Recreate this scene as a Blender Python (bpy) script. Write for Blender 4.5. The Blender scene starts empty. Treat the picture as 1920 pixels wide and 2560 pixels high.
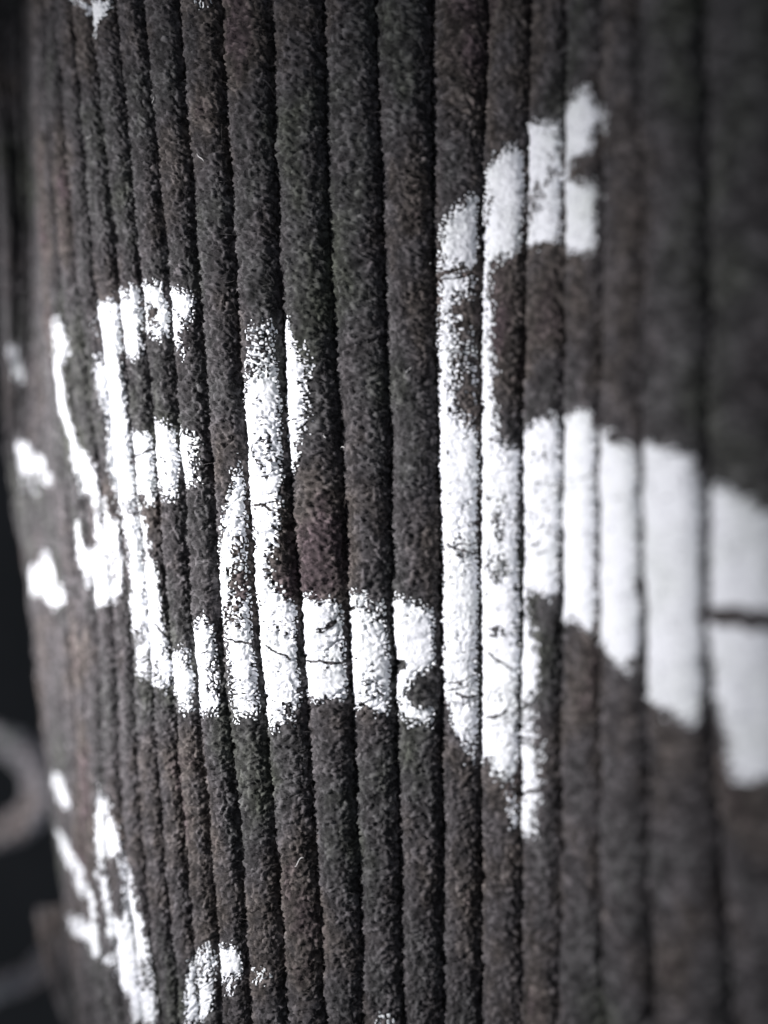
import bpy, math
import numpy as np
from mathutils import Vector

# ---------------------------------------------------------------- camera, light
MM = 0.001                       # the cloth is worked out in millimetres
LIFT = 0.10                      # lens height above the table level, m
scene = bpy.context.scene
col = scene.collection
cam_d = bpy.data.cameras.new('camera')
cam_d.sensor_fit = 'VERTICAL'
cam_d.sensor_height = 36.0
cam_d.lens = 28.125
cam_d.clip_start = 0.002
cam_d.clip_end = 20.0
cam_d.dof.use_dof = True
cam_d.dof.focus_distance = 0.0572
cam_d.dof.aperture_fstop = 28.125 / 3.35
cam = bpy.data.objects.new('camera', cam_d)
cam.location = (0, 0, LIFT)
cam.rotation_euler = (math.radians(90), 0, 0)
col.objects.link(cam)
scene.camera = cam

world = bpy.data.worlds.new('World')
scene.world = world
world.use_nodes = True
bg = world.node_tree.nodes['Background']
bg.inputs['Color'].default_value = (0.80, 0.87, 1.0, 1)
bg.inputs['Strength'].default_value = 0.17

def area_light(name, loc, target, size, power, color):
    d = bpy.data.lights.new(name, 'AREA')
    d.shape = 'DISK'
    d.size = size
    d.energy = power
    d.color = color
    o = bpy.data.objects.new(name, d)
    o.location = loc
    o.rotation_euler = (Vector(target) - Vector(loc)).to_track_quat('-Z', 'Y').to_euler()
    col.objects.link(o)
    return o
# a soft lamp up and to the side that the left flanks of the wales face
area_light('side_lamp', (-0.165, -0.004, LIFT + 0.014), (-0.034, 0.068, LIFT - 0.004), 0.045, 0.051, (1.0, 0.97, 0.985)).data.spread = math.radians(37)

vs_ = scene.view_settings
vs_.view_transform = 'Standard'
vs_.look = 'None'
vs_.exposure = 0.0
vs_.gamma = 1.0
scene.render.engine = 'CYCLES'
scene.cycles.max_bounces = 5
scene.cycles.use_denoising = True

# ---- traced on the cloth itself: u counts wales, v runs down the wales in mm
LETTERS = {
    'three_bars': [
        [(-20.7, -11.59), (-20.2, -11.49), (-19.18, -11.35), (-19.18, -10.96), (-18.54, -10.54), (-18.48, -10.16), (-18.22, -9.7), (-17.26, -9.28), (-17.3, -8.93), (-18.46, -8.86), (-20.2, -8.86), (-20.32, -9.21), (-20.44, -9.6), (-20.6, -9.98), (-20.6, -10.37), (-20.64, -10.82), (-20.7, -11.21)],
        [(-19.24, -5.15), (-17.46, -4.84), (-17.26, -5.26), (-17.12, -4.87), (-16.56, -4.38), (-16.42, -3.96), (-15.4, -3.82), (-15.3, -3.16), (-14.36, -2.84), (-14.2, -2.53), (-14.28, -2.07), (-15.34, -2), (-16.3, -2), (-16.44, -1.27), (-17.18, -1.48), (-18.24, -1.76), (-18.26, -2.18), (-18.28, -2.63), (-18.32, -3.05), (-18.34, -3.51), (-18.4, -3.89), (-18.48, -4.31), (-19.2, -4.77)],
        [(-17.24, 2.83), (-17.2, 3.28), (-16.36, 3.18), (-16.32, 2.62), (-15.38, 2.65), (-15.24, 3.35), (-14.58, 3.74), (-14.22, 4.16), (-13.6, 4.61), (-14.26, 5.28), (-13.6, 5.77), (-14.16, 6.5), (-14.44, 6.54), (-15.26, 6.68), (-15.52, 6.22), (-16.32, 6.05), (-16.66, 5.84), (-18.26, 5.49), (-17.44, 5.14), (-17.46, 4.65), (-17.4, 4.23), (-17.34, 3.77), (-17.26, 3.28)],
    ],
    'hook': [
        [(-12.58, -13.87), (-12.34, -13.94), (-12.24, -13.52), (-12.18, -13.13), (-12.12, -12.82), (-12.12, -12.36), (-11.64, -11.94), (-11.62, -11.52), (-11.62, -11.1), (-12.12, -10.37), (-12.22, -10.75), (-12.34, -10.65), (-12.38, -10.19), (-12.4, -9.74), (-12.4, -9.28), (-12.42, -8.86), (-12.38, -8.41), (-12.36, -7.88), (-12.32, -7.43), (-12.28, -6.87), (-12.24, -6.38), (-12.2, -5.96), (-12.16, -5.64), (-12.1, -5.26), (-11.62, -4.87), (-11.58, -4.49), (-11.5, -4.07), (-11.34, -3.58), (-11.2, -2.88), (-11.16, -2.21), (-11.12, -1.69), (-10.64, -1.16), (-10.58, -0.64), (-10.5, -0.08), (-10.42, 0.2), (-10.14, 0.24), (-10.14, 0.69), (-10.12, 1.15), (-10.14, 1.64), (-10.12, 2.06), (-10.1, 2.44), (-9.7, 2.79), (-9.68, 3.18), (-9.6, 3.56), (-10.1, 4.16), (-10.14, 4.65), (-10.18, 5.14), (-10.28, 5.56), (-10.42, 5.98), (-10.64, 6.26), (-11.22, 6.57), (-11.42, 6.54), (-12.14, 6.57), (-12.22, 6.15), (-12.32, 5.73), (-12.36, 5.28), (-12.38, 4.89), (-12.38, 4.44), (-12.42, 4.05), (-12.5, 3.6), (-12.6, 3.14), (-12.54, 2.69), (-12.6, 2.23), (-12.56, 1.85), (-12.56, 1.39), (-12.56, 0.94), (-12.54, 0.55), (-12.4, 0.73), (-12.4, 1.29), (-12.38, 1.85), (-12.22, 2.27), (-12.12, 2.62), (-11.32, 2.27), (-11.44, 1.6), (-11.44, 1.15), (-11.44, 0.73), (-11.46, 0.34), (-11.44, -0.11), (-11.5, -0.67), (-11.58, -1.23), (-12.14, -1.16), (-12.24, -1.41), (-12.24, -1.83), (-12.26, -2.25), (-12.26, -2.7), (-12.3, -3.12), (-12.32, -3.58), (-12.36, -4.1), (-12.36, -4.49), (-12.4, -4.87), (-12.44, -5.26), (-12.48, -5.82), (-12.52, -6.38), (-12.62, -6.76), (-13.16, -7.22), (-13.16, -7.81), (-13.18, -8.3), (-13.16, -8.76), (-13.16, -9.14), (-13.16, -9.56), (-13.16, -9.95), (-13.16, -10.4), (-13.16, -10.89), (-13.16, -11.35), (-13.18, -11.8), (-13.22, -12.19), (-13.2, -12.78), (-13.2, -13.34)],
    ],
    'stem': [
        [(-9.72, -14.67), (-9.44, -14.95), (-9.2, -15.09), (-9.12, -14.92), (-9.08, -15.55), (-8.7, -15.9), (-8.46, -15.93), (-8.24, -15.97), (-8.1, -16.11), (-8.08, -16.18), (-7.52, -16.07), (-7.36, -16.07), (-7.2, -16.11), (-7.1, -15.55), (-6.76, -15.83), (-6.44, -15.65), (-6.32, -15.55), (-6.22, -15.41), (-6.1, -15.34), (-6.06, -14.81), (-6.08, -14.32), (-6.12, -13.9), (-6.14, -13.45), (-6.16, -13.03), (-6.2, -12.57), (-6.34, -12.43), (-6.48, -12.29), (-6.42, -11.84), (-6.34, -11.42), (-6.46, -11.07), (-6.56, -10.79), (-6.64, -11.24), (-6.78, -11.8), (-7.14, -11.94), (-7.3, -11.24), (-7.44, -11.56), (-7.62, -11.91), (-8.14, -12.4), (-8.12, -12.01), (-8.1, -11.63), (-8.08, -11.28), (-8.22, -10.93), (-8.44, -10.65), (-8.74, -11.1), (-9.12, -11.14), (-9.12, -10.68), (-9.1, -10.26), (-9.12, -9.81), (-9.12, -9.39), (-9.1, -8.97), (-9.12, -8.55), (-9.12, -8.16), (-9.12, -7.78), (-9.12, -7.39), (-9.12, -6.94), (-9.1, -6.55), (-9.1, -6.13), (-8.66, -5.68), (-8.42, -5.68), (-8.22, -5.68), (-8.1, -5.68), (-8.08, -6.13), (-7.68, -6.55), (-7.46, -6.41), (-7.28, -6.31), (-7.14, -6.24), (-6.68, -5.75), (-6.5, -5.57), (-6.34, -5.47), (-6.18, -5.29), (-6.14, -4.91), (-6.12, -4.45), (-6.16, -4), (-6.18, -3.58), (-6.22, -3.16), (-6.26, -2.77), (-6.28, -2.39), (-6.28, -2), (-6.46, -1.9), (-6.66, -1.79), (-7.06, -2.07), (-7.06, -1.69), (-7.08, -1.27), (-7.08, -0.95), (-7.24, -0.95), (-7.4, -1.02), (-7.64, -1.02), (-7.66, -1.41), (-7.74, -1.79), (-8.1, -1.23), (-8.12, -0.67), (-8.28, -0.57), (-8.52, -0.53), (-8.54, -0.92), (-8.58, -1.37), (-8.6, -1.83), (-8.62, -1.37), (-8.66, -0.92), (-8.68, -0.53), (-8.76, -0.08), (-8.6, 0.13), (-8.56, 0.59), (-8.52, 0.97), (-8.48, 1.36), (-8.48, 1.78), (-8.44, 2.16), (-8.44, 2.55), (-8.4, 2.93), (-8.36, 3.32), (-8.32, 3.74), (-8.3, 4.05), (-8.26, 4.47), (-8.24, 4.96), (-8.2, 5.49), (-8.2, 5.98), (-8.2, 6.5), (-8.2, 6.96), (-8.18, 7.45), (-8.18, 7.97), (-8.12, 8.43), (-8.1, 8.92), (-7.68, 9.34), (-7.48, 9.02), (-7.32, 8.78), (-7.1, 8.95), (-7.08, 8.57), (-6.76, 8.11), (-6.68, 7.66), (-6.62, 7.24), (-6.4, 7.03), (-6.28, 7.48), (-6.16, 7.97), (-6.14, 8.36), (-6.12, 8.78), (-6.1, 9.2), (-6.1, 9.58), (-6.12, 10.04), (-6.1, 10.42), (-6.12, 10.88), (-6.12, 11.26), (-6.12, 11.65), (-6.12, 12.03), (-6.14, 12.49), (-6.14, 12.94), (-6.14, 13.33), (-6.16, 13.71), (-6.16, 14.13), (-6.3, 14.06), (-6.46, 14.06), (-6.62, 14.06), (-7.1, 14.13), (-7.26, 14.17), (-7.42, 14.2), (-7.54, 13.96), (-7.62, 13.43), (-7.72, 12.87), (-8.18, 12.52), (-8.36, 12.59), (-8.62, 12.38), (-9.1, 12.03), (-9.24, 11.51), (-9.52, 11.61), (-9.56, 11.19), (-9.58, 10.81), (-9.6, 10.49), (-9.62, 10.07), (-9.64, 9.69), (-9.66, 9.23), (-9.64, 8.85), (-9.66, 8.46), (-9.64, 8.08), (-9.66, 7.69), (-9.64, 7.27), (-9.64, 6.82), (-9.62, 6.33), (-9.58, 5.8), (-9.56, 5.31), (-9.58, 4.93), (-9.54, 4.47), (-9.56, 4.09), (-9.56, 3.6), (-9.54, 3.25), (-9.56, 2.79), (-9.56, 2.41), (-9.54, 1.95), (-9.56, 1.57), (-9.56, 1.15), (-9.58, 0.73), (-9.58, 0.31), (-9.64, -0.08), (-10.18, -0.04), (-10.2, -0.46), (-10.22, -0.85), (-10.22, -1.23), (-10.26, -1.65), (-10.28, -2.04), (-10.32, -2.49), (-10.36, -2.88), (-10.36, -3.33), (-10.4, -3.75), (-10.4, -4.17), (-10.36, -4.59), (-10.34, -5.01), (-10.28, -5.43), (-10.28, -5.82), (-10.28, -6.2), (-10.28, -6.62), (-10.28, -7.01), (-10.32, -7.39), (-10.32, -7.78), (-10.36, -8.2), (-10.4, -8.55), (-10.4, -8.93), (-10.42, -9.42), (-10.44, -9.81), (-10.44, -10.23), (-10.44, -10.68), (-10.44, -11.14), (-10.4, -11.59), (-10.38, -12.05), (-10.34, -12.5), (-10.32, -12.96), (-10.14, -12.99), (-10.12, -13.45), (-10.1, -13.9), (-10.1, -14.29)],
    ],
    'swash': [
        [(-4.66, -13.06), (-4.5, -13.48), (-4.4, -13.48), (-4.26, -13.45), (-4.14, -13.45), (-4.02, -13.31), (-3.86, -13.87), (-3.76, -13.48), (-3.7, -13.03), (-3.64, -12.68), (-3.56, -12.22), (-3.52, -11.8), (-3.5, -11.35), (-3.46, -10.89), (-3.44, -10.51), (-3.42, -10.05), (-3.5, -9.46), (-3.5, -9), (-3.48, -8.55), (-3.48, -8.13), (-3.5, -7.67), (-3.5, -7.22), (-3.52, -6.8), (-3.54, -6.34), (-3.56, -5.92), (-3.58, -5.47), (-3.62, -5.05), (-3.68, -4.52), (-3.7, -4.1), (-3.72, -3.72), (-3.76, -3.26), (-3.8, -2.81), (-3.96, -2.39), (-4.06, -1.93), (-4.14, -1.44), (-4.16, -1.02), (-4.2, -0.6), (-4.24, -0.18), (-4.26, 0.2), (-4.26, 0.59), (-4.28, 0.97), (-4.28, 1.39), (-4.34, 1.78), (-4.38, 2.09), (-4.42, 2.58), (-4.44, 3.04), (-4.48, 3.53), (-4.48, 4.05), (-4.5, 4.61), (-4.44, 5), (-4.4, 5.31), (-4.28, 5.7), (-4.18, 5.73), (-4.06, 5.73), (-3.92, 5.7), (-3.84, 5.66), (-3.68, 5.77), (-3.56, 5.87), (-3.46, 5.91), (-3.36, 5.98), (-3.26, 6.05), (-3.14, 6.15), (-2.9, 5.7), (-2.66, 5.52), (-2.52, 5.42), (-2.42, 5.66), (-2.34, 5.8), (-2.22, 6.05), (-2.1, 6.26), (-1.94, 5.63), (-1.74, 5.77), (-1.6, 5.98), (-1.5, 6.15), (-1.44, 6.33), (-1.34, 6.5), (-1.22, 6.68), (-1.06, 7.13), (-1.08, 7.59), (-1.08, 7.97), (-1.08, 8.43), (-1.08, 8.81), (-1.08, 9.27), (-1.1, 9.62), (-1.1, 10.07), (-1.12, 10.46), (-1.12, 10.91), (-1.26, 11.05), (-1.36, 11.33), (-1.48, 11.54), (-1.52, 11.93), (-1.56, 12.31), (-1.62, 12.77), (-1.48, 13.15), (-1.36, 13.05), (-1.24, 12.98), (-1.08, 12.98), (-1.1, 13.47), (-1.1, 13.89), (-1.1, 14.41), (-1.2, 14.66), (-1.28, 15.01), (-1.42, 14.94), (-1.52, 14.87), (-1.62, 14.66), (-1.74, 14.45), (-1.9, 14.41), (-2.1, 14.17), (-2.26, 14.06), (-2.4, 14.1), (-2.54, 14.13), (-2.7, 13.99), (-3.02, 14.06), (-3.14, 13.82), (-3.3, 13.68), (-3.42, 13.64), (-3.54, 13.57), (-3.64, 13.36), (-3.72, 13.19), (-3.88, 13.05), (-4.04, 13.54), (-4.08, 13.82), (-4.14, 14.13), (-4.22, 14.41), (-4.3, 14.76), (-4.4, 15.08), (-4.52, 15.04), (-4.7, 15.01), (-5.04, 15.01), (-5.12, 14.66), (-5.24, 14.34), (-5.36, 14.31), (-5.46, 14.38), (-5.58, 14.38), (-5.74, 14.48), (-5.76, 14.1), (-5.74, 13.71), (-5.74, 13.29), (-5.72, 12.84), (-5.7, 12.45), (-5.7, 12.03), (-5.7, 11.68), (-5.7, 11.3), (-5.72, 10.91), (-5.72, 10.53), (-5.74, 10.07), (-5.76, 9.69), (-5.76, 9.27), (-5.8, 8.92), (-5.76, 8.53), (-5.78, 8.08), (-5.82, 7.69), (-6.04, 7.38), (-6.04, 6.99), (-6.04, 6.54), (-6.04, 6.12), (-6.04, 5.66), (-6.04, 5.28), (-6.04, 4.82), (-6.04, 4.37), (-6.04, 3.91), (-5.84, 3.46), (-6.04, 3.04), (-5.86, 2.55), (-5.82, 2.13), (-5.74, 1.71), (-5.74, 1.32), (-5.68, 0.9), (-5.68, 0.55), (-5.64, 0.1), (-5.62, -0.29), (-5.52, -1.02), (-5.48, -1.41), (-5.44, -1.79), (-5.4, -2.18), (-5.36, -2.6), (-5.32, -2.98), (-5.28, -3.37), (-5.22, -3.82), (-5.18, -4.21), (-5.04, -4.42), (-5.04, -4.84), (-5.04, -5.29), (-5.04, -5.71), (-5.02, -6.2), (-5.04, -6.62), (-5.02, -7.04), (-5.04, -7.46), (-4.9, -7.88), (-5.02, -8.34), (-4.84, -8.65), (-4.82, -9.07), (-4.8, -9.46), (-4.76, -9.84), (-4.76, -10.23), (-4.74, -10.68), (-4.74, -11.07), (-4.7, -11.45), (-4.7, -11.84), (-4.68, -12.29), (-4.66, -12.68)],
    ],
    'large': [
        [(-0.84, -17.89), (-0.84, -18.42), (-0.84, -18.84), (-0.82, -19.33), (-0.8, -19.78), (-0.72, -20.17), (-0.64, -20.59), (-0.56, -20.9), (-0.48, -21.29), (-0.4, -21.67), (-0.26, -22.02), (-0.12, -22.48), (-0.04, -22.65), (-0.02, -23.18), (0.04, -23.56), (0.08, -23.91), (0.22, -24.05), (0.3, -24.33), (0.36, -24.61), (0.46, -24.93), (0.54, -25.28), (0.68, -25.42), (0.82, -25.56), (0.94, -25.87), (0.96, -26.36), (0.96, -26.75), (0.98, -27.31), (1.16, -27.45), (1.38, -27.38), (1.5, -27.52), (1.62, -27.66), (1.74, -27.83), (1.84, -28.04), (1.94, -28.29), (2.32, -28.71), (2.4, -29.09), (2.5, -29.51), (2.66, -29.93), (2.78, -29.72), (2.88, -29.51), (2.92, -29.09), (3.4, -28.53), (3.38, -28.08), (3.34, -27.59), (3.32, -27.1), (2.88, -26.89), (2.82, -26.61), (2.84, -26.19), (2.86, -25.7), (2.78, -25.42), (2.7, -25.14), (2.5, -24.96), (2.38, -24.44), (2.38, -23.91), (2.38, -23.42), (2.48, -23.11), (2.7, -23.14), (2.82, -23.35), (2.9, -23.39), (2.92, -22.9), (3.34, -22.27), (2.94, -21.95), (2.92, -21.53), (2.9, -21.15), (2.92, -20.76), (2.94, -20.38), (2.92, -19.89), (2.92, -19.43), (2.92, -18.98), (2.92, -18.52), (2.82, -18.35), (2.7, -18.21), (2.58, -18.17), (2.44, -18.17), (2.28, -18.17), (1.94, -18.91), (1.82, -18.73), (1.7, -18.56), (1.58, -18.42), (1.44, -18.35), (1.28, -18.31), (0.96, -18.42), (0.86, -18.14), (0.76, -17.93), (0.64, -17.72), (0.56, -17.58), (0.46, -17.44), (0.34, -17.26), (0.34, -16.81), (0.34, -16.32), (0.34, -15.93), (0.34, -15.48), (0.34, -15.09), (0.34, -14.71), (0.34, -14.25), (0.34, -13.87), (0.36, -13.41), (0.36, -13.03), (0.36, -12.64), (0.36, -12.19), (0.36, -11.8), (0.36, -11.35), (0.44, -10.93), (0.44, -10.51), (0.44, -10.12), (0.44, -9.74), (0.46, -9.35), (0.46, -8.97), (0.46, -8.58), (0.46, -8.13), (0.5, -7.64), (0.54, -7.08), (0.54, -6.59), (0.54, -6.06), (0.54, -5.57), (0.6, -5.19), (0.66, -4.8), (0.7, -4.42), (0.82, -4.7), (0.92, -5.08), (0.96, -5.61), (1.24, -6.03), (1.36, -6.17), (1.46, -6.34), (1.58, -6.59), (1.7, -6.76), (1.82, -6.94), (1.92, -7.18), (1.96, -6.69), (2.38, -6.9), (2.48, -7.25), (2.6, -7.57), (2.7, -7.36), (2.76, -7.15), (2.84, -6.83), (2.9, -6.45), (3.24, -6.06), (3.52, -5.96), (3.54, -5.4), (3.58, -4.84), (3.7, -4.84), (3.8, -4.73), (3.88, -4.84), (3.94, -4.98), (4.22, -4.94), (4.4, -5.05), (4.46, -4.77), (4.52, -4.42), (4.58, -4.31), (4.64, -4.28), (4.72, -4.14), (4.8, -4.1), (4.86, -4), (4.92, -3.54), (4.96, -3.12), (4.96, -2.74), (4.98, -2.35), (5.08, -1.93), (5.24, -2.14), (5.34, -1.9), (5.42, -1.69), (5.46, -1.37), (5.52, -1.06), (5.56, -0.71), (5.6, -0.43), (5.66, -0.11), (6.6, 0.13), (6.6, 0.55), (6.6, 0.94), (6.6, 1.32), (6.6, 1.71), (6.6, 2.09), (6.6, 2.51), (6.6, 2.9), (6.6, 3.28), (6.6, 3.67), (6.6, 4.05), (6.6, 4.44), (6.6, 4.82), (6.6, 5.21), (6.6, 5.59), (6.6, 5.98), (6.6, 6.36), (6.6, 6.75), (6.58, 7.13), (6.58, 7.52), (6.58, 7.9), (6.58, 8.29), (6.58, 8.67), (6.58, 9.06), (6.58, 9.44), (6.58, 9.83), (6.58, 10.21), (6.58, 10.6), (6.58, 10.98), (6.56, 11.37), (6.56, 11.82), (6.56, 12.14), (6.56, 12.52), (6.56, 12.91), (6.56, 13.29), (6.56, 13.68), (6.54, 14.06), (6.54, 14.45), (6.54, 14.83), (6.54, 15.22), (6.54, 15.6), (6.54, 15.99), (6.54, 16.37), (6.52, 16.76), (6.52, 17.21), (6.52, 17.56), (6.52, 17.95), (5.58, 18.33), (5.54, 18.72), (5.5, 18.82), (5.44, 18.93), (5.38, 18.75), (5.32, 18.61), (5.3, 18.23), (5.3, 17.84), (5.28, 17.46), (5.26, 17.07), (5.26, 16.69), (5.24, 16.27), (5.24, 15.81), (5.22, 15.46), (5.2, 15.01), (5.18, 14.59), (5.18, 14.2), (5.14, 13.78), (5.12, 13.26), (4.98, 12.91), (4.98, 13.29), (4.96, 13.64), (4.92, 13.99), (4.9, 14.34), (4.86, 14.69), (4.82, 15.08), (4.76, 15.15), (4.68, 15.25), (4.64, 14.9), (4.58, 14.59), (4.54, 14.27), (4.46, 14.1), (4.38, 13.92), (4.3, 13.61), (4.18, 13.36), (3.96, 13.05), (3.96, 12.59), (3.94, 12.17), (3.94, 11.75), (3.92, 11.3), (3.92, 10.84), (3.9, 10.46), (3.84, 10.81), (3.76, 11.12), (3.7, 11.47), (3.64, 11.19), (3.56, 10.91), (3.48, 10.63), (3.42, 10.28), (3.38, 9.9), (3.32, 9.55), (2.94, 9.23), (2.92, 8.81), (2.9, 8.36), (2.74, 8.46), (2.68, 8.22), (2.58, 7.94), (2.42, 7.76), (2.18, 7.62), (1.96, 7.13), (1.94, 6.61), (1.94, 6.08), (1.86, 6.22), (1.76, 6.4), (1.66, 6.08), (1.58, 5.8), (1.44, 5.73), (1.28, 5.7), (1.26, 6.26), (1.26, 6.75), (1.24, 7.27), (1.32, 7.62), (1.38, 8.04), (1.44, 8.36), (1.46, 8.81), (1.48, 9.2), (1.5, 9.58), (1.52, 10), (1.54, 10.39), (1.56, 10.77), (1.58, 11.23), (1.58, 11.61), (1.58, 12.07), (1.58, 12.49), (1.6, 12.98), (1.6, 13.36), (1.6, 13.78), (1.6, 14.17), (1.6, 14.62), (1.6, 15.01), (1.6, 15.43), (1.6, 15.85), (1.6, 16.27), (1.6, 16.69), (1.6, 17.07), (1.6, 17.49), (1.6, 17.91), (1.6, 18.33), (1.6, 18.75), (1.6, 19.21), (1.58, 19.66), (1.58, 20.12), (1.54, 20.54), (1.54, 20.92), (1.54, 21.38), (1.52, 21.76), (1.52, 22.22), (1.52, 22.6), (1.28, 22.78), (0.92, 22.5), (0.78, 22.25), (0.62, 22.01), (0.62, 21.62), (0.58, 21.2), (0.56, 20.82), (0.56, 20.5), (0.52, 20.08), (0.5, 19.7), (0.48, 19.31), (0.46, 18.93), (0.42, 18.47), (0.4, 18.09), (0.36, 17.7), (0.32, 17.25), (0.22, 17.63), (-0.04, 18.19), (-0.16, 17.95), (-0.28, 17.84), (-0.5, 17.56), (-0.52, 17.18), (-0.56, 16.72), (-0.6, 16.27), (-0.62, 15.81), (-0.66, 15.46), (-0.7, 15.01), (-0.74, 14.69), (-0.76, 14.24), (-0.82, 13.96), (-0.88, 13.54), (-0.92, 13.15), (-1.02, 12.77), (-1.02, 12.31), (-1.04, 11.82), (-1.04, 11.44), (-1.04, 11.05), (-1.02, 10.67), (-1.04, 10.21), (-1.04, 9.79), (-1.04, 9.41), (-1.04, 9.02), (-1.04, 8.6), (-1.04, 8.22), (-1.04, 7.83), (-1.04, 7.38), (-1.04, 6.99), (-1.04, 6.57), (-1.04, 6.19), (-1.04, 5.8), (-1.04, 5.42), (-1.04, 5), (-1.04, 4.54), (-1.04, 4.16), (-1.04, 3.77), (-1.02, 3.39), (-1.02, 2.97), (-1.02, 2.58), (-1.02, 2.2), (-1.04, 1.74), (-1.04, 1.32), (-1.02, 0.94), (-1.02, 0.55), (-1.02, 0.17), (-1.02, -0.25), (-1.02, -0.64), (-1.02, -1.09), (-1.02, -1.48), (-1.02, -1.9), (-1.02, -2.28), (-1.02, -2.67), (-1.02, -3.09), (-1.02, -3.47), (-1.02, -3.93), (-0.98, -4.31), (-0.98, -4.7), (-1.02, -5.12), (-1.02, -5.5), (-1.02, -5.89), (-1.02, -6.31), (-1.02, -6.76), (-0.96, -7.11), (-0.98, -7.53), (-0.98, -7.95), (-0.98, -8.34), (-0.98, -8.72), (-0.96, -9.11), (-0.96, -9.56), (-0.96, -9.95), (-0.96, -10.33), (-0.94, -10.72), (-0.94, -11.1), (-0.94, -11.49), (-0.94, -11.94), (-0.94, -12.36), (-0.94, -12.75), (-0.92, -13.1), (-0.92, -13.55), (-0.92, -13.94), (-0.92, -14.36), (-0.88, -14.71), (-0.88, -15.09), (-0.88, -15.55), (-0.88, -15.93), (-0.88, -16.32), (-0.88, -16.7), (-0.88, -17.16), (-0.86, -17.54)],
    ],
    'slanted': [
        [(-17.3, 17.98), (-16.24, 18.23), (-15.5, 18.65), (-15.28, 19.17), (-15.22, 19.66), (-15.18, 20.12), (-15.2, 20.85), (-15.3, 20.61), (-16.22, 20.36), (-17.3, 19.91), (-17.3, 19.35), (-17.34, 18.75), (-17.3, 18.37)],
        [(-18.28, 22.04), (-16.36, 22.18), (-16.24, 22.67), (-15.4, 23.13), (-15.3, 23.62), (-15.2, 24.11), (-14.46, 24.42), (-14.3, 24.88), (-14.24, 25.37), (-14.2, 25.82), (-13.5, 26.21), (-13.34, 26.73), (-13.24, 27.33), (-13.22, 27.78), (-13.2, 28.24), (-13.2, 28.62), (-13.16, 29.11), (-13.16, 29.57), (-13.16, 30.02), (-13.16, 30.41), (-13.16, 30.86), (-13.18, 31.28), (-14.2, 31.42), (-14.28, 30.79), (-14.4, 30.2), (-15.3, 30.02), (-16.34, 29.78), (-16.44, 29.36), (-17.28, 29.01), (-17.36, 28.62), (-17.38, 28.27), (-15.32, 28.38), (-14.5, 28.55), (-14.22, 28.87), (-14.2, 28.48), (-14.18, 28.1), (-13.54, 27.61), (-14.5, 27.05), (-15.18, 26.59), (-15.24, 26.03), (-15.28, 25.47), (-15.3, 24.91), (-16.3, 24.7), (-16.46, 24.35), (-17.32, 23.97), (-18.3, 23.69), (-18.3, 23.27), (-18.32, 22.81), (-18.28, 22.43)],
    ],
    'narrow': [
        [(-12.24, 19.28), (-12.16, 19.7), (-11.64, 20.05), (-11.52, 20.47), (-11.46, 20.78), (-11.42, 21.17), (-11.34, 21.59), (-11.2, 22.01), (-11.12, 22.46), (-11.12, 22.85), (-11.12, 23.3), (-11.12, 23.76), (-11.1, 24.18), (-10.7, 24.46), (-10.66, 24.84), (-10.64, 25.23), (-10.64, 25.65), (-10.54, 26.03), (-10.5, 26.42), (-10.42, 26.87), (-10.4, 27.26), (-10.36, 27.71), (-10.36, 28.17), (-10.32, 28.59), (-10.34, 29.11), (-10.3, 29.57), (-10.3, 30.02), (-10.28, 30.44), (-10.28, 30.86), (-10.24, 31.32), (-10.24, 31.81), (-10.22, 32.23), (-10.22, 32.65), (-10.2, 33.14), (-10.2, 33.59), (-10.2, 34.01), (-10.18, 34.47), (-10.18, 34.92), (-10.16, 35.34), (-10.16, 35.87), (-10.36, 35.73), (-10.6, 35.73), (-11.2, 35.87), (-11.42, 35.76), (-11.4, 35.38), (-11.4, 34.92), (-11.38, 34.47), (-11.38, 34.01), (-11.52, 33.7), (-11.66, 33.31), (-12.12, 33), (-12.16, 32.51), (-12.18, 32.05), (-12.18, 31.6), (-13, 31.63), (-12.18, 30.79), (-12.16, 30.37), (-12.24, 29.99), (-12.36, 29.64), (-12.36, 29.15), (-12.34, 28.66), (-12.34, 28.13), (-12.36, 27.68), (-12.4, 27.29), (-12.4, 26.91), (-12.44, 26.45), (-12.42, 26), (-12.44, 25.54), (-12.44, 25.12), (-12.42, 24.67), (-12.44, 24.21), (-12.46, 23.76), (-12.28, 24.07), (-12.16, 24.42), (-12.18, 24.81), (-13, 25.51), (-12.18, 25.58), (-12.18, 25.96), (-12.18, 26.35), (-12.16, 26.77), (-12.16, 27.15), (-12.14, 27.57), (-12.12, 28.03), (-11.52, 28.13), (-11.34, 28.38), (-11.2, 27.82), (-11.2, 27.33), (-11.2, 26.87), (-11.22, 26.42), (-11.22, 25.96), (-11.22, 25.51), (-11.24, 25.12), (-11.24, 24.74), (-11.24, 24.28), (-11.26, 23.86), (-11.5, 24.07), (-12.16, 24.42), (-12.28, 24.07), (-12.46, 23.76), (-12.44, 23.34), (-12.42, 22.92), (-12.4, 22.53), (-12.4, 22.11), (-12.38, 21.73), (-12.38, 21.31), (-12.36, 20.89), (-12.36, 20.5), (-12.38, 20.08), (-12.28, 19.66)],
    ],
    'curl': [
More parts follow.
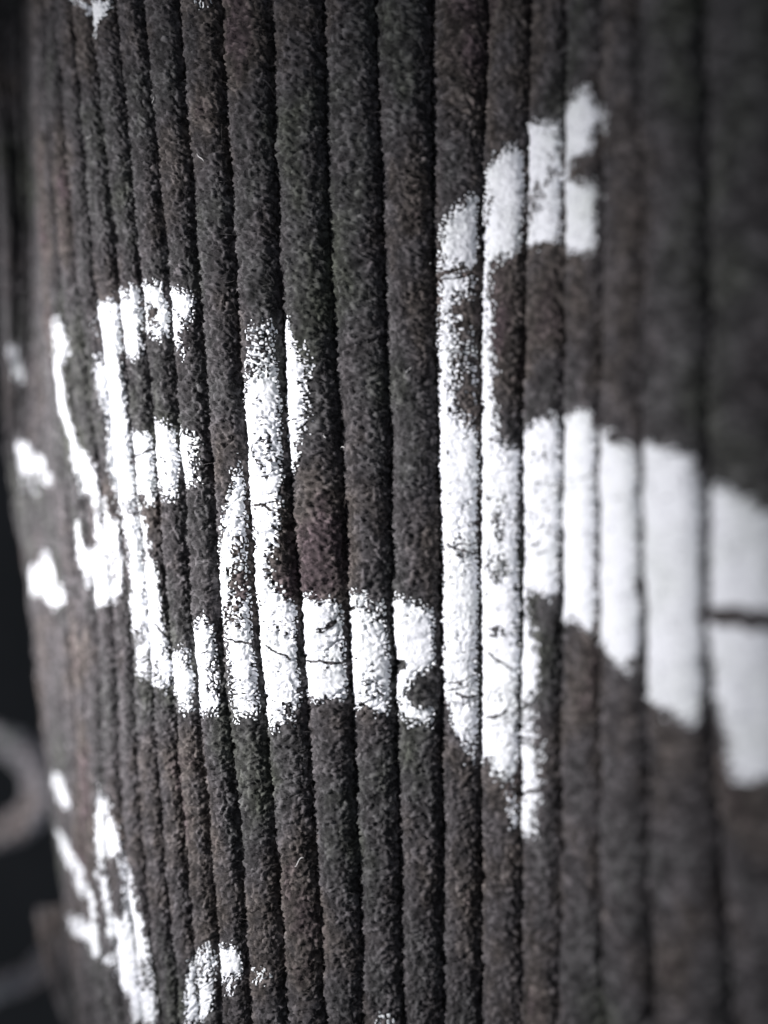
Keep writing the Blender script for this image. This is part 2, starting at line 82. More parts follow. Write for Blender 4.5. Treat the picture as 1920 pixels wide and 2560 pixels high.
        [(-8.36, 31.39), (-8.26, 31.04), (-8.2, 30.76), (-7.64, 30.72), (-7.48, 30.3), (-7.36, 29.99), (-7.24, 29.71), (-7.1, 30.44), (-6.62, 30.16), (-6.44, 30.2), (-6.28, 30.3), (-6.1, 30.93), (-6.08, 31.49), (-6.08, 31.88), (-6.08, 32.44), (-6.18, 32.75), (-6.34, 32.65), (-6.46, 32.61), (-6.44, 33.17), (-6.4, 33.66), (-6.62, 33.63), (-6.64, 32.86), (-7.08, 33.42), (-7.08, 33.77), (-7.1, 34.19), (-7.1, 34.57), (-7.18, 34.82), (-7.28, 35.13), (-7.32, 35.66), (-7.56, 35.66), (-8.16, 35.83), (-8.3, 35.69), (-8.5, 35.62), (-8.5, 35.2), (-8.48, 34.75), (-8.48, 34.33), (-8.5, 33.91), (-8.48, 33.45), (-8.46, 33), (-8.44, 32.61), (-8.38, 32.23), (-8.38, 31.84)],
        [(-5.7, 31.91), (-5.46, 31.84), (-5.34, 32.05), (-5.22, 32.26), (-5.34, 32.82), (-5.46, 33.03), (-5.62, 33.38), (-5.68, 33.07), (-5.68, 32.68), (-5.7, 32.3)],
    ],
    'tip': [
        [(-10.14, -36.06), (-9.44, -35.88), (-9.22, -35.95), (-9.08, -36.13), (-8.52, -35.81), (-8.32, -35.81), (-8.16, -35.95), (-7.68, -35.78), (-8.08, -35.64), (-8.1, -35.11), (-8.18, -34.69), (-8.3, -34.27), (-8.46, -34.13), (-8.52, -33.57), (-8.58, -33.05), (-8.7, -32.98), (-9.08, -33.57), (-9.08, -34.03), (-9.08, -34.52), (-9.18, -34.87), (-9.36, -35.32), (-9.52, -35.6)],
        [(-5.42, -35.64), (-5.3, -35.67), (-5.14, -35.88), (-5.18, -35.46), (-5.3, -35.46), (-5.4, -35.25)],
    ],
    'edge': [
        [(-2.68, 35.48), (-2.52, 35.1), (-2.38, 35.06), (-2.24, 35.03), (-2.1, 35.8), (-2.24, 35.55), (-2.36, 35.45), (-2.46, 35.45), (-2.56, 35.45)],
    ],
}
LETTER_LABELS = {
    'three_bars': 'three blurred white bars printed by the far left edge',
    'hook': 'thin white hooked stroke left of the two-armed letter',
    'stem': 'white letter with two short arms on a long stem',
    'swash': 'white curved stroke running into a long flat bar',
    'large': 'largest white letter, its broad tail blurred at right',
    'slanted': 'blurred white slanted strokes low on the left edge',
    'narrow': 'narrow white loop letter with a long tail at lower left',
    'curl': 'small white rounded top cut off by the lower edge',
    'tip': 'small white speckled tip at the upper edge',
    'edge': 'tiny white specks at the bottom edge',
}
SPAN_ALL = ()
CRACKS = [
    [(-9.38, -0.01), (-9.24, 0.1), (-9.1, 0.03)],
    [(-4.72, -0.39), (-4.58, -0.5), (-4.4, -0.11)],
    [(-5.68, 8.81), (-5.4, 8.95), (-5.14, 9.16)],
    [(-4.72, 9.37), (-4.52, 9.79), (-4.3, 10.11)],
    [(-0.58, 12.59), (-0.44, 12.84), (-0.08, 12.87)],
    [(0.32, 9.9), (0.5, 10.39), (0.76, 10.88)],
    [(-8.46, 7.8), (-8.36, 8.08), (-8.2, 8.53)],
    [(-0.48, -16.28), (-0.28, -16.67), (-0.08, -17.09)],
    [(4.98, 7.24), (5.42, 7.03), (5.68, 7.62)],
    [(-0.66, 2.37), (-0.42, 2.72), (-0.12, 3)],
    [(-3.92, 10.39), (-3.52, 10.49), (-3.1, 10.42)],
]
WORN = [
    (-0.36, -13.41, 0.9, 1.6, 0.75),
    (-0.32, -9.88, 0.9, 2.2, 0.75),
    (-0.36, -7.29, 0.8, 1.6, 0.7),
    (-0.4, -16.74, 1.1, 0.5, 0.8),
    (-1.38, 12.66, 0.8, 0.9, 1),
    (0.68, 19.17, 1, 1.2, 0.6),
    (0.48, 21.38, 1, 1.6, 0.7),
    (1.56, -28.04, 1.3, 0.9, 0.6),
    (-6.3, -12.47, 0.9, 0.9, 0.6),
    (-5.32, 4.61, 0.5, 1.3, 0.6),
    (-4.34, -11.84, 0.9, 1.6, 0.6),
    (-10.26, -11.35, 0.8, 1, 0.6),
    (-10.4, -4.8, 0.7, 2.5, 0.45),
    (-9.12, 10.49, 0.8, 1, 0.6),
    (-4.26, 13.96, 1, 0.8, 0.5),
    (-8.14, -34.03, 0.8, 1.2, 0.4),
    (-6.34, -3.44, 0.8, 1.2, 0.5),
    (-0.24, 16.58, 1, 1, 0.5),
    (-3.24, 13.36, 1, 0.7, 0.5),
    (-12.62, -11.66, 0.6, 1, 0.5),
    (5.2, 7.2, 0.9, 0.5, 1.7),
    (5.45, 7.15, 0.9, 0.5, 1.7),
    (5.7, 7.5, 0.9, 0.5, 1.7),
    (5.95, 7.8, 0.9, 0.5, 1.7),
    (6.2, 7.9, 0.9, 0.5, 1.7),
]
K0, ROW0, ROWD = -22, -62.13, 14.25
CTRL = [      # one line of points (mm) down each groove between two wales
    [(-46.96, 92.39, 100.71), (-45.25, 89.32, 75.03), (-43.46, 86.09, 50.79), (-40.84, 81.6, 27.74), (-39.51, 83, 7.47), (-38.24, 95, -15.2), (-34.86, 95, -38.95), (-32.46, 95, -62.7), (-30.89, 95, -86.45), (-29.33, 95, -110.2)],
    [(-44.02, 89.73, 97.81), (-42.91, 87.89, 73.83), (-41.75, 85.95, 50.71), (-39.89, 82.9, 28.19), (-38.4, 82.8, 7.45), (-37.58, 92, -14.72), (-34.64, 92, -37.72), (-32.1, 92, -60.72), (-30.44, 92, -83.72), (-28.79, 92, -106.72)],
    [(-42.03, 87.96, 95.88), (-41.19, 86.94, 73.03), (-40.31, 85.86, 50.66), (-38.85, 83.8, 28.49), (-37.5, 82.68, 7.44), (-37.01, 89.4, -14.3), (-34.33, 89.4, -36.65), (-31.86, 89.4, -59), (-30.25, 89.4, -81.35), (-28.64, 89.4, -103.7)],
    [(-40.11, 86.85, 94.66), (-39.51, 86.3, 72.49), (-38.87, 85.73, 50.58), (-37.76, 84.24, 28.64), (-36.51, 82.22, 7.4), (-36.11, 86.3, -13.81), (-33.68, 86.3, -35.38), (-31.42, 86.3, -56.96), (-29.94, 86.3, -78.53), (-28.47, 86.3, -100.11)],
    [(-38.78, 86.15, 93.91), (-38.22, 85.81, 72.08), (-37.63, 85.45, 50.42), (-36.59, 84.24, 28.64), (-35.63, 81.6, 7.34), (-34.57, 83.2, -13.31), (-32.2, 83.2, -34.11), (-29.93, 83.2, -54.91), (-28.46, 83.2, -75.71), (-26.96, 83.2, -96.51)],
    [(-38.38, 85.65, 93.36), (-37.65, 85.31, 71.66), (-36.88, 84.95, 50.12), (-35.67, 83.8, 28.49), (-34.69, 80.84, 7.28), (-33.02, 80.2, -12.83), (-30.76, 80.2, -32.88), (-28.56, 80.2, -52.93), (-27.13, 80.2, -72.98), (-25.71, 80.2, -93.03)],
    [(-36.89, 84.31, 91.9), (-36.02, 83.63, 70.25), (-35.11, 82.91, 48.92), (-33.69, 81.5, 27.71), (-32.37, 79.08, 7.12), (-31.14, 77.4, -12.38), (-29.28, 77.4, -31.73), (-27.24, 77.4, -51.08), (-25.9, 77.4, -70.43), (-24.58, 77.4, -89.78)],
    [(-34.01, 78, 85.02), (-33.51, 78, 65.52), (-32.95, 78, 46.02), (-32.06, 77.9, 26.49), (-31, 76.96, 6.93), (-29.19, 74.8, -11.97), (-27.68, 74.8, -30.67), (-25.76, 74.8, -49.37), (-24.52, 74.8, -68.07), (-23.26, 74.8, -86.77)],
    [(-31.51, 73.5, 80.12), (-31.08, 73.5, 61.74), (-30.64, 73.5, 43.36), (-29.97, 73.5, 24.99), (-29.03, 73.28, 6.6), (-27.18, 72.4, -11.58), (-25.98, 72.4, -29.68), (-24.16, 72.4, -47.78), (-22.95, 72.4, -65.88), (-21.82, 72.4, -83.98)],
    [(-30.05, 70, 76.3), (-29.62, 70, 58.8), (-29.16, 70, 41.3), (-28.34, 70, 23.8), (-26.87, 70, 6.3), (-25.06, 70, -11.2), (-24.33, 70, -28.7), (-22.82, 70, -46.2), (-21.84, 70, -63.7), (-20.85, 70, -81.2)],
    [(-28.26, 67.7, 73.79), (-27.73, 67.7, 56.87), (-27.3, 67.7, 39.94), (-26.4, 67.7, 23.02), (-24.72, 67.7, 6.09), (-22.98, 67.7, -10.83), (-22.26, 67.7, -27.76), (-20.74, 67.7, -44.68), (-19.74, 67.7, -61.61), (-18.71, 67.7, -78.53)],
    [(-27.05, 65.7, 71.61), (-26.37, 65.7, 55.19), (-25.66, 65.7, 38.76), (-24.39, 65.7, 22.34), (-22.54, 65.7, 5.91), (-21.08, 65.7, -10.51), (-20.23, 65.7, -26.94), (-18.62, 65.7, -43.36), (-17.57, 65.7, -59.79), (-16.47, 65.7, -76.21)],
    [(-24.89, 64, 69.76), (-24.19, 64, 53.76), (-23.61, 64, 37.76), (-22.44, 64, 21.76), (-20.61, 64, 5.76), (-19.25, 64, -10.24), (-18.3, 64, -26.24), (-16.6, 64, -42.24), (-15.47, 64, -58.24), (-14.36, 64, -74.24)],
    [(-23.64, 62.5, 68.12), (-22.68, 62.5, 52.5), (-21.71, 62.5, 36.88), (-20.21, 62.5, 21.25), (-18.77, 62.5, 5.62), (-17.27, 62.5, -10), (-16.32, 62.5, -25.62), (-14.79, 62.5, -41.25), (-13.8, 62.5, -56.88), (-12.81, 62.5, -72.5)],
    [(-21.21, 61.2, 66.71), (-20.33, 61.2, 51.41), (-19.44, 61.2, 36.11), (-18.05, 61.2, 20.81), (-16.73, 61.2, 5.51), (-15.43, 61.2, -9.79), (-14.37, 61.2, -25.09), (-12.96, 61.2, -40.39), (-12, 61.2, -55.69), (-11.17, 61.2, -70.99)],
    [(-19.04, 60, 65.4), (-18.14, 60, 50.4), (-17.18, 60, 35.4), (-15.74, 60, 20.4), (-14.63, 60, 5.4), (-13.49, 60, -9.6), (-12.32, 60, -24.6), (-11.39, 60, -39.6), (-10.78, 60, -54.6), (-10.2, 60, -69.6)],
    [(-15.94, 59, 64.31), (-15.25, 59, 49.56), (-14.51, 59, 34.81), (-13.34, 59, 20.06), (-12.27, 59, 5.31), (-11.38, 59, -9.44), (-10.07, 59, -24.19), (-9.18, 59, -38.94), (-8.59, 59, -53.69), (-8.01, 59, -68.44)],
    [(-12.43, 58.1, 63.33), (-11.91, 58.1, 48.8), (-11.36, 58.1, 34.28), (-10.49, 58.1, 19.75), (-9.68, 58.1, 5.23), (-8.68, 58.1, -9.3), (-7.41, 58.1, -23.82), (-6.59, 58.1, -38.35), (-6.06, 58.1, -52.87), (-5.52, 58.1, -67.4)],
    [(-8.36, 57.3, 62.46), (-8.07, 57.3, 48.13), (-7.75, 57.3, 33.81), (-7.26, 57.3, 19.48), (-6.64, 57.3, 5.16), (-5.54, 57.3, -9.17), (-4.62, 57.3, -23.49), (-3.82, 57.3, -37.82), (-3.29, 57.3, -52.14), (-2.78, 57.3, -66.47)],
    [(-4.34, 56.7, 61.8), (-4.21, 56.7, 47.63), (-4.07, 56.7, 33.45), (-3.72, 56.7, 19.28), (-2.89, 56.7, 5.1), (-2.24, 56.7, -9.07), (-1.62, 56.7, -23.25), (-1.27, 56.7, -37.42), (-1.04, 56.7, -51.6), (-0.82, 56.7, -65.77)],
    [(-1.1, 56.1, 61.15), (-0.78, 56.1, 47.12), (-0.43, 56.1, 33.1), (0.1, 56.1, 19.07), (0.53, 56.1, 5.05), (0.82, 56.1, -8.98), (1.25, 56.1, -23), (1.54, 56.1, -37.03), (1.73, 56.1, -51.05), (1.92, 56.1, -65.08)],
    [(3.3, 55.5, 60.5), (3.37, 55.5, 46.62), (3.45, 55.5, 32.74), (3.6, 55.5, 18.87), (3.84, 55.5, 5), (4.12, 55.5, -8.88), (4.19, 55.5, -22.76), (4.25, 55.5, -36.63), (4.29, 55.5, -50.5), (4.32, 55.5, -64.38)],
    [(7.55, 54.6, 59.51), (7.37, 54.6, 45.86), (7.18, 54.6, 32.21), (6.92, 54.6, 18.56), (6.84, 54.6, 4.91), (6.89, 54.6, -8.74), (6.95, 54.6, -22.39), (6.89, 54.6, -36.04), (6.86, 54.6, -49.69), (6.83, 54.6, -63.34)],
    [(10.53, 53, 57.77), (10.34, 53, 44.52), (10.12, 53, 31.27), (9.79, 53, 18.02), (9.56, 53, 4.77), (9.55, 53, -8.48), (9.53, 53, -21.73), (9.58, 53, -34.98), (9.61, 53, -48.23), (9.63, 53, -61.48)],
    [(12.37, 50.9, 55.48), (12.34, 50.9, 42.76), (12.22, 50.9, 30.03), (12.08, 50.9, 17.31), (12.03, 50.9, 4.58), (11.9, 50.9, -8.14), (11.8, 50.9, -20.87), (11.67, 50.9, -33.59), (11.58, 50.9, -46.32), (11.5, 50.9, -59.04)],
    [(13.54, 48.1, 52.43), (13.72, 48.1, 40.4), (13.84, 48.1, 28.38), (13.93, 48.1, 16.35), (13.68, 48.1, 4.33), (13.68, 48.1, -7.7), (13.69, 48.1, -19.72), (13.79, 48.1, -31.75), (13.85, 48.1, -43.77), (13.96, 48.1, -55.8)],
    [(14.44, 45, 49.05), (14.65, 45, 37.8), (14.87, 45, 26.55), (15.12, 45, 15.3), (15.06, 45, 4.05), (15.26, 45, -7.2), (15.36, 45, -18.45), (15.68, 45, -29.7), (15.91, 45, -40.95), (16.18, 45, -52.2)],
    [(16.79, 42, 45.78), (16.96, 42, 35.28), (17.14, 42, 24.78), (17.36, 42, 14.28), (17.32, 42, 3.78), (17.4, 42, -6.72), (17.88, 42, -17.22), (18.62, 42, -27.72), (19.1, 42, -38.22), (19.61, 42, -48.72)],
    [(19.84, 39.6, 43.16), (19.97, 39.6, 33.26), (20.11, 39.6, 23.36), (20.3, 39.6, 13.46), (20.3, 39.6, 3.56), (20.39, 39.6, -6.34), (20.99, 39.6, -16.24), (21.9, 39.6, -26.14), (22.49, 39.6, -36.04), (23.09, 39.6, -45.94)],
    [(23.38, 37.6, 40.98), (23.44, 37.6, 31.58), (23.51, 37.6, 22.18), (23.59, 37.6, 12.78), (23.59, 37.6, 3.38), (23.69, 37.6, -6.02), (24.29, 37.6, -15.42), (25.33, 37.6, -24.82), (26, 37.6, -34.22), (26.68, 37.6, -43.62)],
    [(27.36, 36, 39.24), (27.36, 36, 30.24), (27.36, 36, 21.24), (27.36, 36, 12.24), (27.36, 36, 3.24), (27.36, 36, -5.76), (27.68, 36, -14.76), (29.17, 36, -23.76), (30.15, 36, -32.76), (31.12, 36, -41.76)],
]
FOLDS = [
    ('blurred looped fold of dark corduroy behind the left edge', [
        (1.55, [(-55.7, 106, -29.4), (-51.4, 107, -29.9), (-48.1, 108, -32), (-46.2, 109, -36.2), (-46.4, 109, -40.3), (-49.7, 108, -43.3), (-55.1, 107, -44.1)]),
        (1.55, [(-56.2, 107, -31.2), (-51.8, 108, -31.8), (-49.3, 109, -33.7), (-48.2, 110, -37), (-48.5, 110, -40), (-51.2, 109, -42.3), (-55.6, 108, -42.8)]),
    ]),
    ('dim strip of folded corduroy at the lower left corner', [
        (1.8, [(-58.2, 112, -68.3), (-53.2, 112, -66.4), (-50, 113, -65.5), (-49.3, 116, -65)]),
    ]),
    ('short blurred corduroy hem behind the lower left edge of the cloth', [
        (1, [(-38.2, 90, -44.2), (-37.3, 89, -46.7), (-36.4, 89, -50.7), (-35.2, 89, -54.3), (-33.6, 89, -58.3), (-32, 89, -62.3)]),
        (1, [(-37.2, 90, -44.1), (-36.3, 89, -46.7), (-35.4, 89, -50.7), (-34.3, 89, -54.3), (-32.6, 89, -58.3), (-31.1, 89, -62.3)]),
        (1, [(-36.2, 90, -43.9), (-35.3, 89, -46.7), (-34.4, 89, -50.7), (-33.3, 89, -54.3), (-31.6, 89, -58.3), (-30.1, 89, -62.3)]),
        (1, [(-35.2, 90, -43.8), (-34.4, 89, -46.7), (-33.5, 89, -50.7), (-32.3, 89, -54.3), (-30.7, 89, -58.3), (-29.1, 89, -62.3)]),
    ]),
]
LINT = [
    (-5.56, -24.65, 1.9, 0.9, 'curved pale fibre on the brown wale high in the middle'),
    (-6.76, -28.78, 0.8, 0.5, 'short pale fibre at a groove near the upper edge'),
    (-9.48, -26.26, 0.3, 0.5, 'tiny pale fibre on the far wales at upper left'),
    (-1.52, -9.81, 1.2, 0.5, 'pale curl of lint on the wale left of the largest letter'),
    (-2.9, -4.52, 0.35, 0.6, 'pale fibre sticking out of a groove right of the curved stroke'),
    (-3.32, -5.26, 2.2, 0.35, 'tiny pale flake beside the curved stroke'),
    (-4.38, 24.21, 0.5, 0.9, 'pale hair low in the middle below the flat bar'),
    (-1.16, -17.33, 0.4, 0.2, 'bright speck of lint left of the largest letter'),
]

# ---- cloth surface: control points, wale profile, noise ----------------------
H_WALE = 1.45          # wale height, mm
PITCH = 3.5            # nominal wale pitch, mm

def catmull(P, t):
    """Uniform Catmull-Rom through P along axis 0 at float index t (clamped)."""
    n = P.shape[0]
    i = np.clip(np.floor(t).astype(int), 1, n - 3)
    f = t - i
    sh = f.shape + (1,) * (P.ndim - 1)
    f = f.reshape(sh)
    a, b, c, d = P[i - 1], P[i], P[i + 1], P[i + 2]
    return 0.5 * (2 * b + (c - a) * f + (2 * a - 5 * b + 4 * c - d) * f * f + (3 * b - a - 3 * c + d) * f ** 3)

def base_grid(P, us, vs, k0, v0, dv):
    """Smooth backing surface at us x vs -> (nu, nv, 3) in mm, and unit normals (towards the viewer side)."""
    def ev(u, v):
        A = catmull(P, u - k0)                       # (nu, rows, 3)
        B = catmull(np.swapaxes(A, 0, 1), (v - v0) / dv)   # (nv, nu, 3)
        return np.swapaxes(B, 0, 1)
    S = ev(us, vs)
    # blended derivative for a steady normal
    du = ev(us + 0.5, vs) - ev(us - 0.5, vs)
    dw = ev(us, vs + 1.0) - ev(us, vs - 1.0)
    N = -np.cross(du, dw)
    N /= np.linalg.norm(N, axis=2, keepdims=True)
    return S, N

def profile(s):
    """Height (mm) and sideways swell (fraction of a wale) of the pile at s in 0..1 across one wale."""
    t = 2 * s - 1
    h = np.clip(1 - np.abs(t) ** 2.4, 0, 1) ** 0.55
    swell = 0.05 * np.sin(np.pi * t) * -1.0
    return H_WALE * h, -swell * h

def hsh(ix, iy, seed):
    h = (ix.astype(np.int64) * 374761393 + iy.astype(np.int64) * 668265263 + seed * 974634757) & 0xffffffff
    h = ((h ^ (h >> 13)) * 1274126177) & 0xffffffff
    h = ((h ^ (h >> 16)) * 2246822519) & 0xffffffff
    return ((h ^ (h >> 15)) & 0xffffff) / float(0x1000000)

def vnoise(x, y, seed):
    ix = np.floor(x); iy = np.floor(y)
    fx = x - ix; fy = y - iy
    fx = fx * fx * (3 - 2 * fx); fy = fy * fy * (3 - 2 * fy)
    a = hsh(ix, iy, seed); b = hsh(ix + 1, iy, seed); c = hsh(ix, iy + 1, seed); d = hsh(ix + 1, iy + 1, seed)
    return (a + (b - a) * fx) * (1 - fy) + (c + (d - c) * fx) * fy - 0.5

def fbm(x, y, seed, octv=3):
    r = 0.0; a = 1.0
    for i in range(octv):
        r = r + a * vnoise(x, y, seed + 17 * i)
        x = x * 2.03 + 5.1; y = y * 2.03 + 1.7; a *= 0.5
    return r

def worley(x, y, seed):
    ix = np.floor(x); iy = np.floor(y)
    best = np.full(x.shape, 9.0); second = best.copy(); idr = np.zeros(x.shape)
    for dx in (-1, 0, 1):
        for dy in (-1, 0, 1):
            cx = ix + dx; cy = iy + dy
            d = np.hypot(cx + 0.08 + 0.84 * hsh(cx, cy, seed) - x, cy + 0.08 + 0.84 * hsh(cx, cy, seed + 1) - y)
            r = hsh(cx, cy, seed + 2)
            m = d < best
            second = np.where(m, best, np.minimum(second, d))
            best = np.where(m, d, best); idr = np.where(m, r, idr)
    return best, second, idr

def smooth(e0, e1, x):
    t = np.clip((x - e0) / (e1 - e0), 0, 1)
    return t * t * (3 - 2 * t)

TUFT = 0.27                      # a pile tuft, mm

def tufts(k, a, b):
    """Tuft pattern at (a, b) mm on wale k: dome 0..1, random per tuft, edge distance."""
    x = (a + 0.22 * b + 0.45 * vnoise(a * 1.3, b * 1.3, 5) + 0.16 * vnoise(a * 4, b * 4, 7) + 40.0 * k) / TUFT
    y = (b - 0.30 * a + 0.45 * vnoise(a * 1.3 + 9, b * 1.3, 6) + 0.16 * vnoise(a * 4 + 3, b * 4, 8)) / (TUFT * 1.15)
    f1, f2, r = worley(x, y, 11)
    dome = np.clip(1 - (f1 / 0.80) ** 2, 0, 1)
    return dome, r, f2 - f1

def relief(k, a, b, dome, r, fine=1.0):
    """Pile displacement in mm."""
    d = 0.25 * (dome - 0.55) * (0.5 + 1.0 * r) + 0.13 * (r - 0.5)
    d = d + 0.18 * fbm(a * 0.55 + 31 * k, b * 0.40, 21, 3)
    d = d + fine * 0.10 * fbm(a * 5.0 + 13 * k, b * 4.2, 41, 2)
    # fine wrinkles and
    d = d + 0.11 * vnoise(a * 0.8 + 3.7 * k, (b + 0.28 * a) * 2.6 + 0.7 * vnoise(a * 1.4, b * 1.4, 81), 83)
    # partings that run across the wale, where the pile opens
    q = b + 0.35 * a + 0.8 * vnoise(a * 0.9, b * 0.35, 51 + k)
    par = np.abs(vnoise(q * 0.62 + 77 * k, a * 0.06, 61 + k))
    d = d - 0.20 * smooth(0.030, 0.0, par) * smooth(-0.05, 0.2, vnoise(a * 0.5, b * 0.4, 71 + k))
    return d

# ---------------------------------------------------------------- print shapes
def poly_sd(poly, X, Y):
    """Signed distance (positive inside) of points to a polygon, mm."""
    P = np.array(poly, float); P[:, 0] *= PITCH
    Q = np.roll(P, -1, 0)
    best = np.full(X.shape, 1e9); ins = np.zeros(X.shape, bool)
    for (x0, y0), (x1, y1) in zip(P, Q):
        ex, ey = x1 - x0, y1 - y0
        L = ex * ex + ey * ey
        if L < 1e-12:
            continue
        t = np.clip(((X - x0) * ex + (Y - y0) * ey) / L, 0, 1)
        best = np.minimum(best, (X - x0 - t * ex) ** 2 + (Y - y0 - t * ey) ** 2)
        if y0 != y1:
            c = (y0 > Y) != (y1 > Y)
            ins ^= c & (X < x0 + (Y - y0) * ex / (y1 - y0))
    return np.sqrt(best) * np.where(ins, 1, -1)

def bilinear(G, x, y):
    """G[i, j] sampled at float index arrays x (n), y (m) -> (n, m)."""
    i = np.clip(np.floor(x).astype(int), 0, G.shape[0] - 2); j = np.clip(np.floor(y).astype(int), 0, G.shape[1] - 2)
    fx = np.clip(x - i, 0, 1)[:, None]; fy = np.clip(y - j, 0, 1)[None]
    return (G[i][:, j] * (1 - fx) + G[i + 1][:, j] * fx) * (1 - fy) + (G[i][:, j + 1] * (1 - fx) + G[i + 1][:, j + 1] * fx) * fy

U0, U1, V0, V1 = -21.0, 7.0, -40.0, 41.0
CU, CV = 0.05, 0.2
gu = np.arange(U0, U1 + CU, CU); gv = np.arange(V0, V1 + CV, CV)
GU, GV = np.meshgrid(gu * PITCH, gv, indexing='ij')
SD = {}
ALL = np.full(GU.shape, -9.0)
for name_, polys in LETTERS.items():
    g = np.full(GU.shape, -9.0)
    for poly in polys:
        p = np.array(poly)
        i0, i1 = np.searchsorted(gu, [p[:, 0].min() - 0.6, p[:, 0].max() + 0.6])
        j0, j1 = np.searchsorted(gv, [p[:, 1].min() - 2, p[:, 1].max() + 2])
        g[i0:i1, j0:j1] = np.maximum(g[i0:i1, j0:j1], poly_sd(poly, GU[i0:i1, j0:j1], GV[i0:i1, j0:j1]))
    SD[name_] = g
    ALL = np.maximum(ALL, g)

def seg_dist(line, X, Y):
    best = np.full(X.shape, 1e9)
    for (x0, y0), (x1, y1) in zip(line[:-1], line[1:]):
        x0, x1 = x0 * PITCH, x1 * PITCH
        ex, ey = x1 - x0, y1 - y0
        t = np.clip(((X - x0) * ex + (Y - y0) * ey) / (ex * ex + ey * ey), 0, 1)
        best = np.minimum(best, np.hypot(X - x0 - t * ex, Y - y0 - t * ey))
    return best

def coverage(G, us, vs, s, k, a, b, hn):
    """How much ink the pile holds at us x vs, before the tufts break it up: >1 full, <0 none."""
    sd = bilinear(G, (us - U0) / CU, (vs - V0) / CV)
    sd = sd + 0.16 * fbm(a * 0.9 + 7 * k, b * 0.9, 91, 2)
    c = (0.48 if k > -9 else 0.56) + sd / (1.1 if k > -9 else 0.9)
    c = np.minimum(c, (1.08 if k > -15 or k < -17 else 0.76) + 0.28 * fbm(a * 0.7 + 5 * k, b * 0.5, 93, 2) + (0.12 if k > 1 else 0.0))
    X = (us * PITCH)[:, None]; Y = vs[None]
    for (wu, wv, ru, rv, st) in WORN:
        c = c - st * np.exp(-(((X - wu * PITCH) / ru) ** 2 + ((Y - wv) / rv) ** 2))
    c = c - (0.40 if -14 < k < 2 else 0.8 if k < 0 else 0.0) * smooth(0.16, 0.40, fbm(a * 0.45 + 3 * k, b * 0.30, 95, 3))      # thin inking here and there
    hh = hn[:, None] + 0.10 * vnoise(a * 1.5, b * 1.2, 97 + k)
    side = np.where(s > 0.5, 0.86 if k > -2 else 1.0 if k > -10 else 0.90, 0.60)[:, None]                                  # the far flank takes less ink
    c = c - 1.7 * smooth(side, 0.25, hh)
    return c

# ---------------------------------------------------------------- mesh helpers
def link(name, data, parent=None):
    o = bpy.data.objects.new(name, data)
    col.objects.link(o)
    if parent is not None:
        o.parent = parent
    return o

def grid_mesh(name, V, keep=None, attrs=None):
    """Quad mesh from V (n, m, 3) in mm; keep (n-1, m-1) picks cells."""
    n, m = V.shape[:2]
    I = np.arange(n * m).reshape(n, m)
    F = np.stack([I[:-1, :-1], I[:-1, 1:], I[1:, 1:], I[1:, :-1]], -1)
    F = F.reshape(-1, 4) if keep is None else F[keep]
    return quad_mesh(name, V.reshape(-1, 3), F, attrs)

def quad_mesh(name, V, F, attrs=None):
    used, inv = np.unique(F, return_inverse=True)
    F = inv.reshape(-1, 4)
    V = V[used]
    me = bpy.data.meshes.new(name)
    me.vertices.add(len(V)); me.loops.add(F.size); me.polygons.add(len(F))
    me.vertices.foreach_set('co', (V * MM).astype(np.float32).ravel())
    me.loops.foreach_set('vertex_index', F.astype(np.int32).ravel())
    me.polygons.foreach_set('loop_start', np.arange(0, F.size, 4, dtype=np.int32))
    me.polygons.foreach_set('use_smooth', np.ones(len(F), bool))
    for an, av in (attrs or {}).items():
        at = me.attributes.new(an, 'FLOAT', 'POINT')
        at.data.foreach_set('value', av.reshape(-1)[used].astype(np.float32))
    me.update(calc_edges=True)
    return me

def tag(o, label=None, cat=None, group=None, kind=None):
    for key, val in (('label', label), ('category', cat), ('group', group), ('kind', kind)):
        if val:
            o[key] = val
    return o

# ---------------------------------------------------------------- materials
def mat_new(name):
    m = bpy.data.materials.new(name)
    m.use_nodes = True
    return m, m.node_tree, m.node_tree.nodes['Principled BSDF']

def nd(nt, kind, **kw):
    n = nt.nodes.new(kind)
    for key, val in kw.items():
        if key in n.inputs:
            n.inputs[key].default_value = val
        else:
            setattr(n, key, val)
    return n

